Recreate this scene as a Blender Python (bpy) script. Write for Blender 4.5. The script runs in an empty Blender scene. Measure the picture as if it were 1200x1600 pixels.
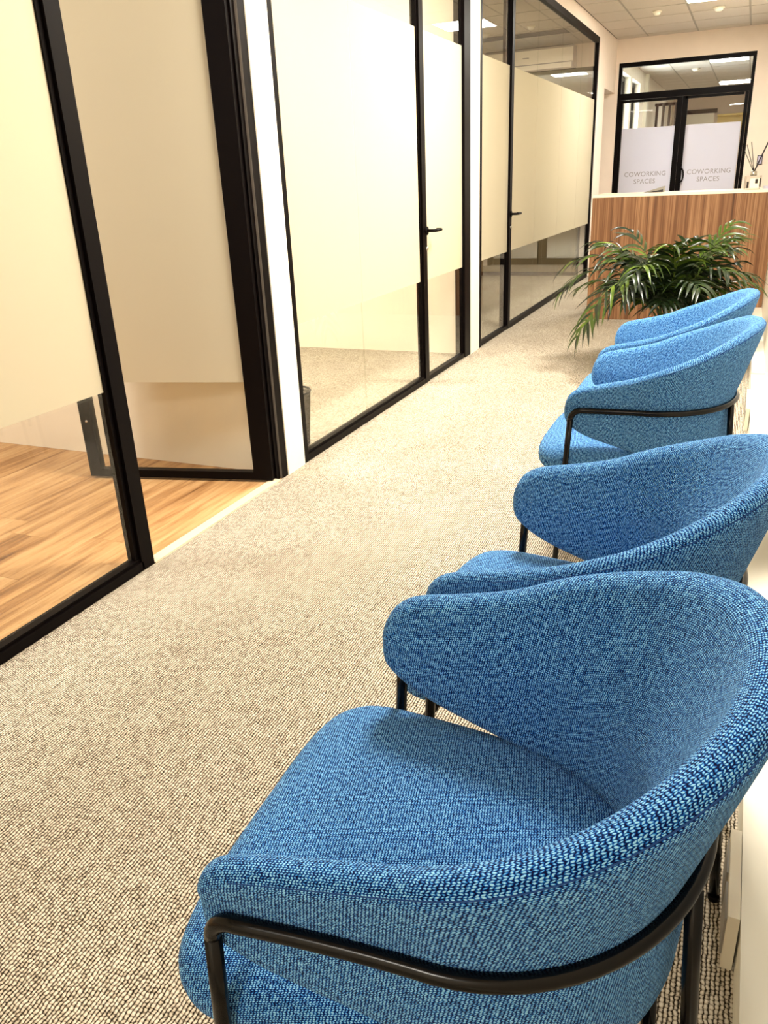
import bpy, bmesh, math, random
from mathutils import Vector, Matrix

# ------------------------------------------------------------------ camera, world, light, exposure
SC = bpy.context.scene
COL = SC.collection
CAM_H = 1.24
cam_d = bpy.data.cameras.new('camera')
cam_d.sensor_fit = 'VERTICAL'
cam_d.sensor_height = 36.0
cam_d.lens = 36.0 * 1237.0 / 1600.0
cam_d.clip_start = 0.02
cam_o = bpy.data.objects.new('camera', cam_d)
COL.objects.link(cam_o)
_R = ((0.9179507343041077, 0.3944741589306107, -0.04191166098518084),
      (0.1163598760363394, -0.3687546815510994, -0.9222149229344291),
      (-0.37924507727768486, 0.8416710300171525, -0.38439959494061426))
cam_o.matrix_world = Matrix(((_R[0][0], -_R[1][0], -_R[2][0], 0.0),
                             (_R[0][1], -_R[1][1], -_R[2][1], 0.0),
                             (_R[0][2], -_R[1][2], -_R[2][2], CAM_H),
                             (0, 0, 0, 1)))
SC.camera = cam_o

world = bpy.data.worlds.new('overcast_sky')
SC.world = world
world.use_nodes = True
_bg = world.node_tree.nodes['Background']
_bg.inputs['Color'].default_value = (0.80, 0.90, 1.0, 1)
_bg.inputs['Strength'].default_value = 10.0

SC.view_settings.view_transform = 'Standard'
SC.view_settings.look = 'None'
SC.view_settings.gamma = 1.0
SC.view_settings.use_curve_mapping = False
SC.view_settings.exposure = 0.9
SC.cycles.use_denoising = True
SC.cycles.max_bounces = 10
SC.cycles.diffuse_bounces = 5
SC.cycles.glossy_bounces = 5
SC.cycles.transmission_bounces = 8
SC.cycles.transparent_max_bounces = 24
SC.cycles.sample_clamp_indirect = 8.0
SC.cycles.caustics_reflective = False
SC.cycles.caustics_refractive = False

CEIL = 2.82
WARM = (1.0, 0.94, 0.84)
NEUT = (1.0, 0.97, 0.92)


def area(name, x, y, sx, sy, watts, col=WARM, z=CEIL - 0.012):
    d = bpy.data.lights.new(name, 'AREA')
    d.shape = 'RECTANGLE'
    d.size, d.size_y = sx, sy
    d.energy = watts
    d.color = col
    o = bpy.data.objects.new(name, d)
    o.location = (x, y, z)
    COL.objects.link(o)
    return o


for yy, ww in ((-1.9, 26), (2.6, 54), (5.0, 76)):
    area('corridor_ceiling_lamp', -0.545, yy, 0.58, 0.58, ww)
area('room_lamp_or_fill', -3.4, 1.3, 1.2, 0.6, 36, NEUT)
area('room_lamp_or_fill', -3.6, -1.4, 1.2, 0.6, 26, NEUT)
area('room_lamp_or_fill', -3.5, 4.4, 1.2, 0.6, 68)
area('room_lamp_or_fill', -3.6, 8.4, 1.2, 0.6, 26)  # added fill light; the third room's own lights are off
for yy in (13.6, 16.4, 19.2): area('coworking_lamp', 1.2, yy, 1.2, 0.6, 12, NEUT)


# ------------------------------------------------------------------ helpers
def meta(o, label=None, cat=None, group=None, kind=None):
    if label: o['label'] = label
    if cat: o['category'] = cat
    if group: o['group'] = group
    if kind: o['kind'] = kind
    return o


def empty(name, loc=(0, 0, 0), rz=0.0, label=None, cat=None, group=None, kind=None):
    o = bpy.data.objects.new(name, None)
    o.location = loc
    o.rotation_euler = (0, 0, rz)
    o.empty_display_size = 0.1
    COL.objects.link(o)
    return meta(o, label, cat, group, kind)


def link_mesh(name, me, m, parent=None):
    if m is not None and not me.materials:
        me.materials.append(m)
    o = bpy.data.objects.new(name, me)
    COL.objects.link(o)
    if parent is not None:
        o.parent = parent
    return o


def finish(name, bm, m, parent=None, smooth=False, bevel=0.0, seg=2):
    if bevel > 0:
        es = [e for e in bm.edges if len(e.link_faces) == 2 and e.calc_face_angle(0) > 0.6]
        bmesh.ops.bevel(bm, geom=es, offset=bevel, segments=seg, profile=0.5, affect='EDGES', clamp_overlap=True)
    bmesh.ops.recalc_face_normals(bm, faces=bm.faces)
    me = bpy.data.meshes.new(name)
    bm.to_mesh(me)
    bm.free()
    if smooth:
        for p in me.polygons: p.use_smooth = True
    return link_mesh(name, me, m, parent)


def add_box(bm, x0, x1, y0, y1, z0, z1):
    vs = [bm.verts.new(v) for v in ((x0, y0, z0), (x1, y0, z0), (x1, y1, z0), (x0, y1, z0),
                                    (x0, y0, z1), (x1, y0, z1), (x1, y1, z1), (x0, y1, z1))]
    for f in ((0, 3, 2, 1), (4, 5, 6, 7), (0, 1, 5, 4), (1, 2, 6, 5), (2, 3, 7, 6), (3, 0, 4, 7)):
        bm.faces.new([vs[i] for i in f])


def box(name, b, m, parent=None, bevel=0.0, seg=2):
    bm = bmesh.new()
    add_box(bm, *b)
    return finish(name, bm, m, parent, False, bevel, seg)


def boxes(name, bs, m, parent=None, bevel=0.0):
    bm = bmesh.new()
    for b in bs: add_box(bm, *b)
    return finish(name, bm, m, parent, False, bevel)


def tube_bm(bm, pts, r, n=12, closed=False, caps=True):
    pts = [Vector(p) for p in pts]
    N = len(pts)
    tang = []
    for i in range(N):
        a = pts[(i - 1) % N] if (closed or i > 0) else pts[i]
        b = pts[(i + 1) % N] if (closed or i < N - 1) else pts[i]
        tang.append((b - a).normalized())
    up = Vector((0, 0, 1))
    if abs(tang[0].dot(up)) > 0.9: up = Vector((0, 1, 0))
    nrm = (up - tang[0] * up.dot(tang[0])).normalized()
    rings = []
    rr = r if hasattr(r, '__len__') else [r] * N
    for i in range(N):
        nrm = (nrm - tang[i] * nrm.dot(tang[i])).normalized()
        bi = tang[i].cross(nrm)
        rings.append([bm.verts.new(pts[i] + rr[i] * (math.cos(2 * math.pi * k / n) * nrm + math.sin(2 * math.pi * k / n) * bi)) for k in range(n)])
    for i in range(N if closed else N - 1):
        A, B = rings[i], rings[(i + 1) % N]
        for k in range(n):
            bm.faces.new((A[k], A[(k + 1) % n], B[(k + 1) % n], B[k]))
    if caps and not closed:
        bm.faces.new(rings[0][::-1])
        bm.faces.new(rings[-1])


def tube(name, pts, r, m, parent=None, n=12, closed=False):
    bm = bmesh.new()
    tube_bm(bm, pts, r, n, closed)
    return finish(name, bm, m, parent, True)


def lathe(name, prof, m, parent=None, n=32, loc=(0, 0, 0), smooth=True):
    bm = bmesh.new()
    rings = []
    for r, z in prof:
        if r < 1e-6:
            rings.append([bm.verts.new((loc[0], loc[1], loc[2] + z))])
        else:
            rings.append([bm.verts.new((loc[0] + r * math.cos(2 * math.pi * k / n), loc[1] + r * math.sin(2 * math.pi * k / n), loc[2] + z)) for k in range(n)])
    for A, B in zip(rings[:-1], rings[1:]):
        for k in range(n):
            a0, a1 = A[k % len(A)], A[(k + 1) % len(A)]
            b0, b1 = B[k % len(B)], B[(k + 1) % len(B)]
            vs = []
            for v in (a0, a1, b1, b0):
                if v not in vs: vs.append(v)
            if len(vs) > 2: bm.faces.new(vs)
    return finish(name, bm, m, parent, smooth)


# ------------------------------------------------------------------ material helpers
class NT:
    def __init__(self, name):
        self.m = bpy.data.materials.new(name)
        self.m.use_nodes = True
        self.t = self.m.node_tree
        self.t.nodes.clear()
        self.out = self.t.nodes.new('ShaderNodeOutputMaterial')

    def n(self, typ, ins=None, **kw):
        nd = self.t.nodes.new(typ)
        for k, v in kw.items(): setattr(nd, k, v)
        for k, v in (ins or {}).items():
            s = nd.inputs[k]
            if isinstance(v, bpy.types.NodeSocket): self.t.links.new(v, s)
            else: s.default_value = v
        return nd

    def math(self, op, a, b=0.0, c=0.0):
        nd = self.n('ShaderNodeMath', operation=op)
        for i, v in enumerate((a, b, c)):
            if isinstance(v, bpy.types.NodeSocket): self.t.links.new(v, nd.inputs[i])
            else: nd.inputs[i].default_value = v
        return nd.outputs[0]

    def ramp(self, fac, stops):
        nd = self.n('ShaderNodeValToRGB', {'Fac': fac})
        cr = nd.color_ramp
        while len(cr.elements) < len(stops): cr.elements.new(0.5)
        for e, (p, c) in zip(cr.elements, stops):
            e.position = p
            e.color = (c[0], c[1], c[2], 1)
        return nd.outputs[0]

    def surf(self, sh):
        self.t.links.new(sh, self.out.inputs['Surface'])
        return self.m


def srgb(r, g, b):
    f = lambda c: ((c / 255 + 0.055) / 1.055) ** 2.4 if c > 10 else c / 255 / 12.92
    return (f(r), f(g), f(b))


def plain(name, col, rough=0.5, metal=0.0, noise=0.0, nscale=8.0, bump=0.0, bscale=200.0, spec=0.5):
    t = NT(name)
    p = t.n('ShaderNodeBsdfPrincipled', {'Roughness': rough, 'Metallic': metal, 'Specular IOR Level': spec})
    c = (*col, 1)
    tc = t.n('ShaderNodeTexCoord').outputs['Object']
    if noise > 0:
        nz = t.n('ShaderNodeTexNoise', {'Vector': tc, 'Scale': nscale, 'Detail': 4.0}).outputs['Fac']
        c0 = tuple(v * (1 - noise) for v in col)
        c1 = tuple(min(1, v * (1 + noise)) for v in col)
        t.t.links.new(t.ramp(nz, [(0.3, c0), (0.7, c1)]), p.inputs['Base Color'])
    else:
        p.inputs['Base Color'].default_value = c
    if bump > 0:
        nb = t.n('ShaderNodeTexNoise', {'Vector': tc, 'Scale': bscale, 'Detail': 3.0}).outputs['Fac']
        b = t.n('ShaderNodeBump', {'Height': nb, 'Strength': bump, 'Distance': 0.002})
        t.t.links.new(b.outputs[0], p.inputs['Normal'])
    return t.surf(p.outputs[0])


def emit(name, col, s):
    t = NT(name)
    return t.surf(t.n('ShaderNodeEmission', {'Color': (*col, 1), 'Strength': s}).outputs[0])


def m_glass():
    t = NT('clear_glass')
    fr = t.n('ShaderNodeFresnel', {'IOR': 1.52}).outputs[0]
    back = t.n('ShaderNodeNewGeometry').outputs['Backfacing']
    fac = t.math('MULTIPLY', t.math('MINIMUM', t.math('MULTIPLY', fr, 1.15), 1.0), t.math('SUBTRACT', 1.0, back))
    tr = t.n('ShaderNodeBsdfTransparent', {'Color': (0.955, 0.96, 0.94, 1)}).outputs[0]
    gl = t.n('ShaderNodeBsdfGlossy', {'Color': (1, 1, 1, 1), 'Roughness': 0.0}).outputs[0]
    return t.surf(t.n('ShaderNodeMixShader', {0: fac, 1: tr, 2: gl}).outputs[0])


def m_film(name, col):
    t = NT(name)
    c = (*col, 1)
    d = t.n('ShaderNodeBsdfDiffuse', {'Color': c}).outputs[0]
    tl = t.n('ShaderNodeBsdfTranslucent', {'Color': c}).outputs[0]
    a = t.n('ShaderNodeMixShader', {0: 0.50, 1: d, 2: tl}).outputs[0]
    tr = t.n('ShaderNodeBsdfTransparent', {'Color': (1, 1, 1, 1)}).outputs[0]
    return t.surf(t.n('ShaderNodeMixShader', {0: 0.03, 1: a, 2: tr}).outputs[0])


def m_carpet():
    t = NT('ribbed_loop_carpet')
    tc = t.n('ShaderNodeTexCoord').outputs['Object']
    wn = t.n('ShaderNodeTexNoise', {'Vector': tc, 'Scale': 55.0, 'Detail': 2.0})
    wc = t.n('ShaderNodeVectorMath', {0: wn.outputs['Color'], 1: (0.5, 0.5, 0.5)}, operation='SUBTRACT').outputs[0]
    ws = t.n('ShaderNodeVectorMath', {0: wc, 'Scale': 0.0085}, operation='SCALE').outputs[0]
    pv = t.n('ShaderNodeVectorMath', {0: tc, 1: ws}, operation='ADD').outputs[0]
    s = t.n('ShaderNodeSeparateXYZ', {0: pv})
    P, Q = 0.0074, 0.0088
    u = t.math('DIVIDE', s.outputs[0], P)
    row = t.math('FLOOR', u)
    rib = t.math('ABSOLUTE', t.math('SINE', t.math('MULTIPLY', u, math.pi)))
    rnd = t.n('ShaderNodeTexWhiteNoise', {'W': row}, noise_dimensions='1D').outputs['Value']
    v = t.math('ADD', t.math('DIVIDE', s.outputs[1], Q), t.math('MULTIPLY', rnd, 0.9))
    lp = t.math('ABSOLUTE', t.math('SINE', t.math('MULTIPLY', v, math.pi)))
    lp = t.math('ADD', t.math('MULTIPLY', lp, 0.55), 0.45)
    cell = t.n('ShaderNodeCombineXYZ', {0: row, 1: t.math('FLOOR', v), 2: 0.0}).outputs[0]
    cr = t.n('ShaderNodeTexWhiteNoise', {'Vector': cell}, noise_dimensions='3D').outputs['Value']
    lp = t.math('MULTIPLY', lp, t.math('ADD', t.math('MULTIPLY', cr, 0.5), 0.62))
    h = t.math('MULTIPLY', t.math('POWER', rib, 0.8), lp)
    fn = t.n('ShaderNodeTexNoise', {'Vector': tc, 'Scale': 420.0, 'Detail': 2.0}).outputs['Fac']
    h2 = t.math('ADD', h, t.math('MULTIPLY', t.math('SUBTRACT', fn, 0.5), 0.8))
    base = t.ramp(h2, [(0.14, srgb(26, 21, 15)), (0.34, srgb(126, 114, 96)), (0.50, srgb(206, 194, 172)), (0.90, srgb(240, 232, 214))])
    mot = t.n('ShaderNodeTexNoise', {'Vector': tc, 'Scale': 2.6, 'Detail': 5.0, 'Roughness': 0.65}).outputs['Fac']
    mc = t.ramp(mot, [(0.3, (0.86, 0.83, 0.82)), (0.7, (1.0, 1.0, 1.0))])
    col = t.n('ShaderNodeMix', {0: 1.0, 6: base, 7: mc}, data_type='RGBA', blend_type='MULTIPLY').outputs[2]
    b = t.n('ShaderNodeBump', {'Height': h2, 'Strength': 0.7, 'Distance': 0.004})
    p = t.n('ShaderNodeBsdfPrincipled', {'Base Color': col, 'Roughness': 0.95, 'Normal': b.outputs[0], 'Specular IOR Level': 0.1})
    return t.surf(p.outputs[0])


def m_fabric():
    t = NT('blue_woven_upholstery')
    uv = t.n('ShaderNodeUVMap', uv_map='UVMap').outputs[0]
    wn = t.n('ShaderNodeTexNoise', {'Vector': uv, 'Scale': 160.0, 'Detail': 2.0})
    wc = t.n('ShaderNodeVectorMath', {0: wn.outputs['Color'], 1: (0.5, 0.5, 0.5)}, operation='SUBTRACT').outputs[0]
    ws = t.n('ShaderNodeVectorMath', {0: wc, 'Scale': 0.0030}, operation='SCALE').outputs[0]
    pv = t.n('ShaderNodeVectorMath', {0: uv, 1: ws}, operation='ADD').outputs[0]
    s = t.n('ShaderNodeSeparateXYZ', {0: pv})
    PU, PV = 0.0036, 0.0025
    v = t.math('DIVIDE', s.outputs[1], PV)
    row = t.math('FLOOR', v)
    fv = t.math('FRACT', v)
    odd = t.math('SUBTRACT', t.math('MULTIPLY', t.math('MODULO', t.math('ABSOLUTE', row), 2.0), 2.0), 1.0)
    slant = t.math('MULTIPLY', t.math('MULTIPLY', odd, fv), 0.42)
    u = t.math('ADD', t.math('ADD', t.math('DIVIDE', s.outputs[0], PU), slant), t.math('MULTIPLY', row, 0.37))
    su = t.math('ABSOLUTE', t.math('SINE', t.math('MULTIPLY', u, math.pi)))
    sv = t.math('SINE', t.math('MULTIPLY', fv, math.pi))
    h = t.math('MULTIPLY', t.math('POWER', su, 0.9), t.math('POWER', sv, 0.6))
    fn = t.n('ShaderNodeTexNoise', {'Vector': uv, 'Scale': 900.0, 'Detail': 2.0}).outputs['Fac']
    cn = t.n('ShaderNodeTexNoise', {'Vector': uv, 'Scale': 170.0, 'Detail': 2.5}).outputs['Fac']
    h2 = t.math('ADD', h, t.math('MULTIPLY', t.math('SUBTRACT', fn, 0.5), 0.5))
    h3 = t.math('ADD', h2, t.math('MULTIPLY', t.math('SUBTRACT', cn, 0.47), 1.25))
    col = t.ramp(h3, [(0.20, srgb(2, 10, 52)), (0.44, srgb(4, 62, 156)), (0.67, srgb(42, 142, 222)), (0.93, srgb(156, 214, 248))])
    b = t.n('ShaderNodeBump', {'Height': h2, 'Strength': 0.55, 'Distance': 0.0016})
    p = t.n('ShaderNodeBsdfPrincipled', {'Base Color': col, 'Roughness': 0.9, 'Normal': b.outputs[0], 'Specular IOR Level': 0.12,
                                         'Sheen Weight': 0.12, 'Sheen Roughness': 0.4, 'Sheen Tint': (0.55, 0.8, 1.0, 1)})
    return t.surf(p.outputs[0])


def m_wood(name, stops, axis, stretch, scale, rough=0.45, ring=3.0):
    """grain runs along `axis` (0 x, 1 y, 2 z)"""
    t = NT(name)
    tc = t.n('ShaderNodeTexCoord').outputs['Object']
    oi = t.n('ShaderNodeObjectInfo').outputs['Random']
    off = t.n('ShaderNodeCombineXYZ', {0: t.math('MULTIPLY', oi, 17.0), 1: t.math('MULTIPLY', oi, 31.0), 2: t.math('MULTIPLY', oi, 7.0)}).outputs[0]
    pv = t.n('ShaderNodeVectorMath', {0: tc, 1: off}, operation='ADD').outputs[0]
    sc = [scale] * 3
    sc[axis] = scale * stretch
    mv = t.n('ShaderNodeVectorMath', {0: pv, 1: tuple(sc)}, operation='MULTIPLY').outputs[0]
    a = t.n('ShaderNodeTexNoise', {'Vector': mv, 'Scale': 1.0, 'Detail': 6.0, 'Roughness': 0.62, 'Distortion': 0.35}).outputs['Fac']
    sc2 = [scale * ring] * 3
    sc2[axis] = scale * stretch * 1.6
    mv2 = t.n('ShaderNodeVectorMath', {0: pv, 1: tuple(sc2)}, operation='MULTIPLY').outputs[0]
    b = t.n('ShaderNodeTexNoise', {'Vector': mv2, 'Scale': 1.0, 'Detail': 4.0, 'Roughness': 0.6}).outputs['Fac']
    f = t.math('ADD', t.math('MULTIPLY', a, 0.62), t.math('MULTIPLY', b, 0.38))
    f = t.math('ADD', f, t.math('MULTIPLY', t.math('SUBTRACT', oi, 0.5), 0.06))
    col = t.ramp(f, stops)
    p = t.n('ShaderNodeBsdfPrincipled', {'Base Color': col, 'Roughness': rough, 'Specular IOR Level': 0.35})
    return t.surf(p.outputs[0])


def m_leaf():
    t = NT('palm_leaf')
    oi = t.n('ShaderNodeObjectInfo').outputs['Random']
    tc = t.n('ShaderNodeTexCoord').outputs['Object']
    nz = t.n('ShaderNodeTexNoise', {'Vector': tc, 'Scale': 14.0, 'Detail': 2.0}).outputs['Fac']
    f = t.math('ADD', t.math('MULTIPLY', oi, 0.55), t.math('MULTIPLY', nz, 0.45))
    col = t.ramp(f, [(0.15, srgb(7, 18, 7)), (0.5, srgb(22, 40, 12)), (0.74, srgb(66, 88, 22)), (0.93, srgb(132, 152, 52))])
    p = t.n('ShaderNodeBsdfPrincipled', {'Base Color': col, 'Roughness': 0.34, 'Specular IOR Level': 0.5})
    tl = t.n('ShaderNodeBsdfTranslucent', {'Color': col}).outputs[0]
    return t.surf(t.n('ShaderNodeMixShader', {0: 0.12, 1: p.outputs[0], 2: tl}).outputs[0])


M = {}
M['wall'] = plain('painted_wall', srgb(244, 236, 220), 0.85, noise=0.015, bump=0.08)
M['end_wall'] = plain('painted_end_wall', srgb(240, 225, 210), 0.85, noise=0.015, bump=0.08)
M['white'] = plain('white_lacquer', srgb(246, 242, 226), 0.45, noise=0.01)
M['tile'] = plain('ceiling_tile_fibre', srgb(200, 190, 178), 0.95, noise=0.05, nscale=90, bump=0.3, bscale=260)
M['tbar'] = plain('ceiling_grid_metal', srgb(150, 140, 126), 0.5)
M['plenum'] = plain('ceiling_slab', srgb(120, 112, 100), 0.9, noise=0.03)
M['black'] = plain('black_powder_coated_metal', srgb(9, 5, 5), 0.42, noise=0.08, nscale=30, spec=0.07)
M['blacktube'] = plain('black_gloss_steel_tube', srgb(5, 4, 4), 0.2, noise=0.05, nscale=40, spec=0.28)
M['gasket'] = plain('grey_rubber_gasket', srgb(110, 102, 94), 0.6, noise=0.03)
M['glass'] = m_glass()
M['film'] = m_film('frosted_film', srgb(224, 217, 196))
M['film2'] = m_film('frosted_film_door', srgb(226, 224, 232))
M['carpet'] = m_carpet()
M['fabric'] = m_fabric()
M['seam'] = plain('blue_thread', srgb(24, 66, 130), 0.9, noise=0.1, nscale=300)
M['plank'] = m_wood('oak_laminate', [(0.29, srgb(92, 58, 30)), (0.41, srgb(154, 110, 66)), (0.52, srgb(192, 148, 98)), (0.72, srgb(216, 180, 132))], 1, 0.10, 15.0, 0.45)
M['subfloor'] = plain('oak_laminate_joint', srgb(120, 78, 38), 0.6, noise=0.1)
M['counter'] = m_wood('zebrano_veneer', [(0.32, srgb(72, 44, 26)), (0.44, srgb(116, 78, 50)), (0.55, srgb(152, 112, 78)), (0.70, srgb(188, 150, 112))], 2, 0.02, 30.0, 0.45, 4.0)
M['countertop'] = plain('cream_counter_top', srgb(250, 240, 214), 0.3, noise=0.01)
M['metalstrip'] = plain('pale_threshold_metal', srgb(226, 214, 186), 0.4, 0.1, noise=0.04)
M['chrome'] = plain('brushed_steel', srgb(196, 190, 180), 0.25, 0.9, noise=0.03)
M['plastic'] = plain('white_socket_plastic', srgb(236, 228, 208), 0.5, noise=0.01)
M['greyplastic'] = plain('grey_plastic', srgb(150, 146, 138), 0.5, noise=0.02)
M['sideboard'] = plain('beige_cabinet_laminate', srgb(150, 134, 104), 0.5, noise=0.03)
M['leaf'] = m_leaf()
M['stem'] = plain('palm_stem', srgb(92, 110, 40), 0.5, noise=0.15, nscale=40)
M['pot'] = plain('dark_glazed_pot', srgb(46, 40, 36), 0.35, noise=0.08)
M['soil'] = plain('potting_soil', srgb(44, 30, 20), 0.95, noise=0.3, nscale=80, bump=0.8, bscale=120)
M['lamp'] = emit('lamp_diffuser', (1.0, 0.95, 0.86), 50.0)
M['lamp2'] = emit('lamp_diffuser_coworking', (1.0, 0.97, 0.92), 14.0)
M['lampframe'] = plain('lamp_frame_white', srgb(240, 236, 226), 0.5, noise=0.01)
M['darkbrown'] = plain('dark_brown_laminate', srgb(62, 34, 22), 0.5, noise=0.1, nscale=20)
M['yellow'] = plain('yellow_board', srgb(238, 214, 130), 0.6, noise=0.02)
M['text'] = plain('grey_vinyl_lettering', srgb(150, 142, 140), 0.6, noise=0.02)
M['binmesh'] = plain('black_wire_mesh', srgb(48, 40, 24), 0.4, 0.4, noise=0.05)
M['reed'] = plain('black_reed', srgb(22, 17, 14), 0.7, noise=0.1)
M['nearblack'] = plain('near_black_matte', srgb(34, 26, 24), 0.5, noise=0.05)
M['lilac'] = plain('lilac_switch_plastic', srgb(186, 180, 206), 0.4, noise=0.02)
M['bluegrey'] = plain('pale_blue_card', srgb(196, 198, 220), 0.5, noise=0.02)


def m_bottle():
    t = NT('diffuser_glass')
    g = t.n('ShaderNodeBsdfGlass', {'Color': (0.96, 0.95, 0.93, 1), 'Roughness': 0.0, 'IOR': 1.45}).outputs[0]
    return t.surf(g)


M['bottle'] = m_bottle()

# ------------------------------------------------------------------ room shell
PX = -1.83          # face of the glazed partition on the corridor side
RW = 0.195          # right corridor wall
YB, YE = -3.0, 12.15
ROOMX = -5.3
D12a, D12b = 2.995, 3.155      # wall between first and second room
D23a, D23b = 5.80, 6.01        # wall between second and third room
R3E = 11.15                    # far wall of the third room


def struct(o, label, cat):
    return meta(o, label, cat, None, 'structure')


# floors
bm = bmesh.new()
add_box(bm, PX - 0.001, RW + 0.15, YB, YE + 0.2, -0.1, 0.0)
add_box(bm, ROOMX, PX - 0.001, D12a + 0.05, YE + 0.2, -0.1, 0.0)
fl = finish('floor', bm, M['carpet'])
struct(fl, 'beige ribbed loop-pile carpet along the whole corridor', 'floor')
wf = box('floor', (ROOMX, PX - 0.002, YB, D12a + 0.049, -0.1, -0.008), M['subfloor'])
struct(wf, 'oak laminate plank floor behind the leftmost glass panel', 'floor')
rnd = random.Random(4)
PWID, PLEN = 0.19, 1.28
pl_mesh = None
ix = 0
x = PX - 0.004
while x > -4.9:
    x0 = max(x - PWID, -4.9)
    off = rnd.random() * PLEN
    y = -0.3 - off
    while y < D12a:
        y0, y1 = max(y, -0.3), min(y + PLEN, D12a)
        if y1 - y0 > 0.05:
            bm = bmesh.new()
            add_box(bm, x0 + 0.0006, x - 0.0006, y0 + 0.0006, y1 - 0.0006, -0.009, 0.0)
            finish('plank', bm, M['plank'], wf, False, 0.0008, 1)
        y += PLEN
    x -= PWID
box('subfloor', (ROOMX, -4.9, YB, D12a, -0.009, 0.0), M['plank'], wf)
box('subfloor', (-4.9, PX - 0.004, YB, -0.3, -0.009, 0.0), M['plank'], wf)

# walls
w = box('wall_right', (RW, RW + 0.15, YB, YE + 0.15, 0, CEIL + 0.1), M['wall'])
struct(w, 'cream plaster wall right behind the row of chairs', 'wall')
w = box('wall_back', (ROOMX, RW + 0.15, YB - 0.15, YB, 0, CEIL + 0.1), M['wall'])
struct(w, 'cream plaster wall closing the corridor behind the viewer', 'wall')
w = box('wall_outer', (ROOMX - 0.15, ROOMX, YB, YE + 0.15, 0, CEIL + 0.1), M['wall'])
struct(w, 'cream plaster wall at the back of the glazed rooms', 'wall')
w = box('wall_divider', (ROOMX, PX + 0.004, D12a, D12b, 0, CEIL), M['wall'])
struct(w, 'cream dividing wall ending in a pillar after the open glass door', 'wall')
w = box('wall_divider', (ROOMX, PX + 0.004, D23a, D23b, 0, CEIL), M['wall'])
struct(w, 'cream dividing wall ending in a thin pillar between second and third room', 'wall')
w = box('wall_divider', (ROOMX, PX - 0.06, R3E, R3E + 0.15, 0, CEIL), M['wall'])
struct(w, 'beige far wall of the third room under the air conditioner', 'wall')
# left corridor wall : header above the glass, stub after it, header above the side opening
bm = bmesh.new()
add_box(bm, PX - 0.12, PX, YB, D12a, 2.69, CEIL)
add_box(bm, PX - 0.12, PX, D12b, D23a, 2.69, CEIL)
add_box(bm, PX - 0.12, PX, D23b, 10.80, 2.69, CEIL)
add_box(bm, PX - 0.12, PX, 10.80, 11.32, 0, CEIL)
add_box(bm, PX - 0.12, PX, 11.32, YE, 2.20, CEIL)
w = finish('wall_left', bm, M['end_wall'])
struct(w, 'pinkish cream wall strip above and after the glass partitions', 'wall')
# end wall with the door opening
EX0, EX1, EZ = -1.79, -0.135, 2.545
bm = bmesh.new()
add_box(bm, -3.2, EX0, YE, YE + 0.15, 0, CEIL + 0.1)
add_box(bm, EX1, RW + 0.15, YE, YE + 0.15, 0, CEIL + 0.1)
add_box(bm, EX0, EX1, YE, YE + 0.15, EZ, CEIL + 0.1)
w = finish('wall_end', bm, M['end_wall'])
struct(w, 'pinkish cream end wall around the black double door', 'wall')
w = box('wall_side_passage', (-3.3, -3.2, R3E + 0.15, YE + 0.15, 0, CEIL), M['end_wall'])
struct(w, 'cream wall closing the side passage beside the double door', 'wall')

# ceiling with separate tiles
cl = box('ceiling', (ROOMX, RW + 0.15, YB, YE + 0.15, CEIL + 0.012, CEIL + 0.10), M['plenum'])
struct(cl, 'suspended ceiling of beige mineral tiles over the corridor', 'ceiling')
PITCH = 0.6
GX, GY = -0.845, 9.5
_tiles = {}


def tile_mesh(sx, sy):
    k = (round(sx, 3), round(sy, 3))
    if k not in _tiles:
        bm = bmesh.new()
        add_box(bm, -sx / 2, sx / 2, -sy / 2, sy / 2, 0, 0.014)
        bmesh.ops.recalc_face_normals(bm, faces=bm.faces)
        me = bpy.data.meshes.new('ceiling_tile')
        bm.to_mesh(me)
        bm.free()
        me.materials.append(M['tile'])
        _tiles[k] = me
    return _tiles[k]


LAMPS = [(-0.845, 9.5)]


def tile_field(x0, x1, y0, y1, parent, z=CEIL, lamps=(), gx=GX, gy=GY, gap=0.011):
    bars = []
    kx0, kx1 = math.floor((x0 - gx) / PITCH), math.ceil((x1 - gx) / PITCH)
    ky0, ky1 = math.floor((y0 - gy) / PITCH), math.ceil((y1 - gy) / PITCH)
    for i in range(kx0, kx1):
        for j in range(ky0, ky1):
            a, b = max(gx + i * PITCH, x0), min(gx + (i + 1) * PITCH, x1)
            c, d = max(gy + j * PITCH, y0), min(gy + (j + 1) * PITCH, y1)
            if b - a < 0.03 or d - c < 0.03: continue
            if any(abs(a - lx) < 0.02 and abs(c - ly) < 0.02 for lx, ly in lamps): continue
            me = tile_mesh(b - a - 2 * gap, d - c - 2 * gap)
            o = bpy.data.objects.new('ceiling_tile', me)
            o.location = ((a + b) / 2, (c + d) / 2, z)
            o.parent = parent
            COL.objects.link(o)
    for i in range(kx0, kx1 + 1):
        xx = gx + i * PITCH
        if x0 - 0.01 < xx < x1 + 0.01: bars.append((max(xx - gap, x0), min(xx + gap, x1), y0, y1, z + 0.004, z + 0.0125))
    for j in range(ky0, ky1 + 1):
        yy = gy + j * PITCH
        if y0 - 0.01 < yy < y1 + 0.01: bars.append((x0, x1, max(yy - gap, y0), min(yy + gap, y1), z + 0.0045, z + 0.0125))
    boxes('ceiling_grid', bars, M['tbar'], parent)


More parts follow.
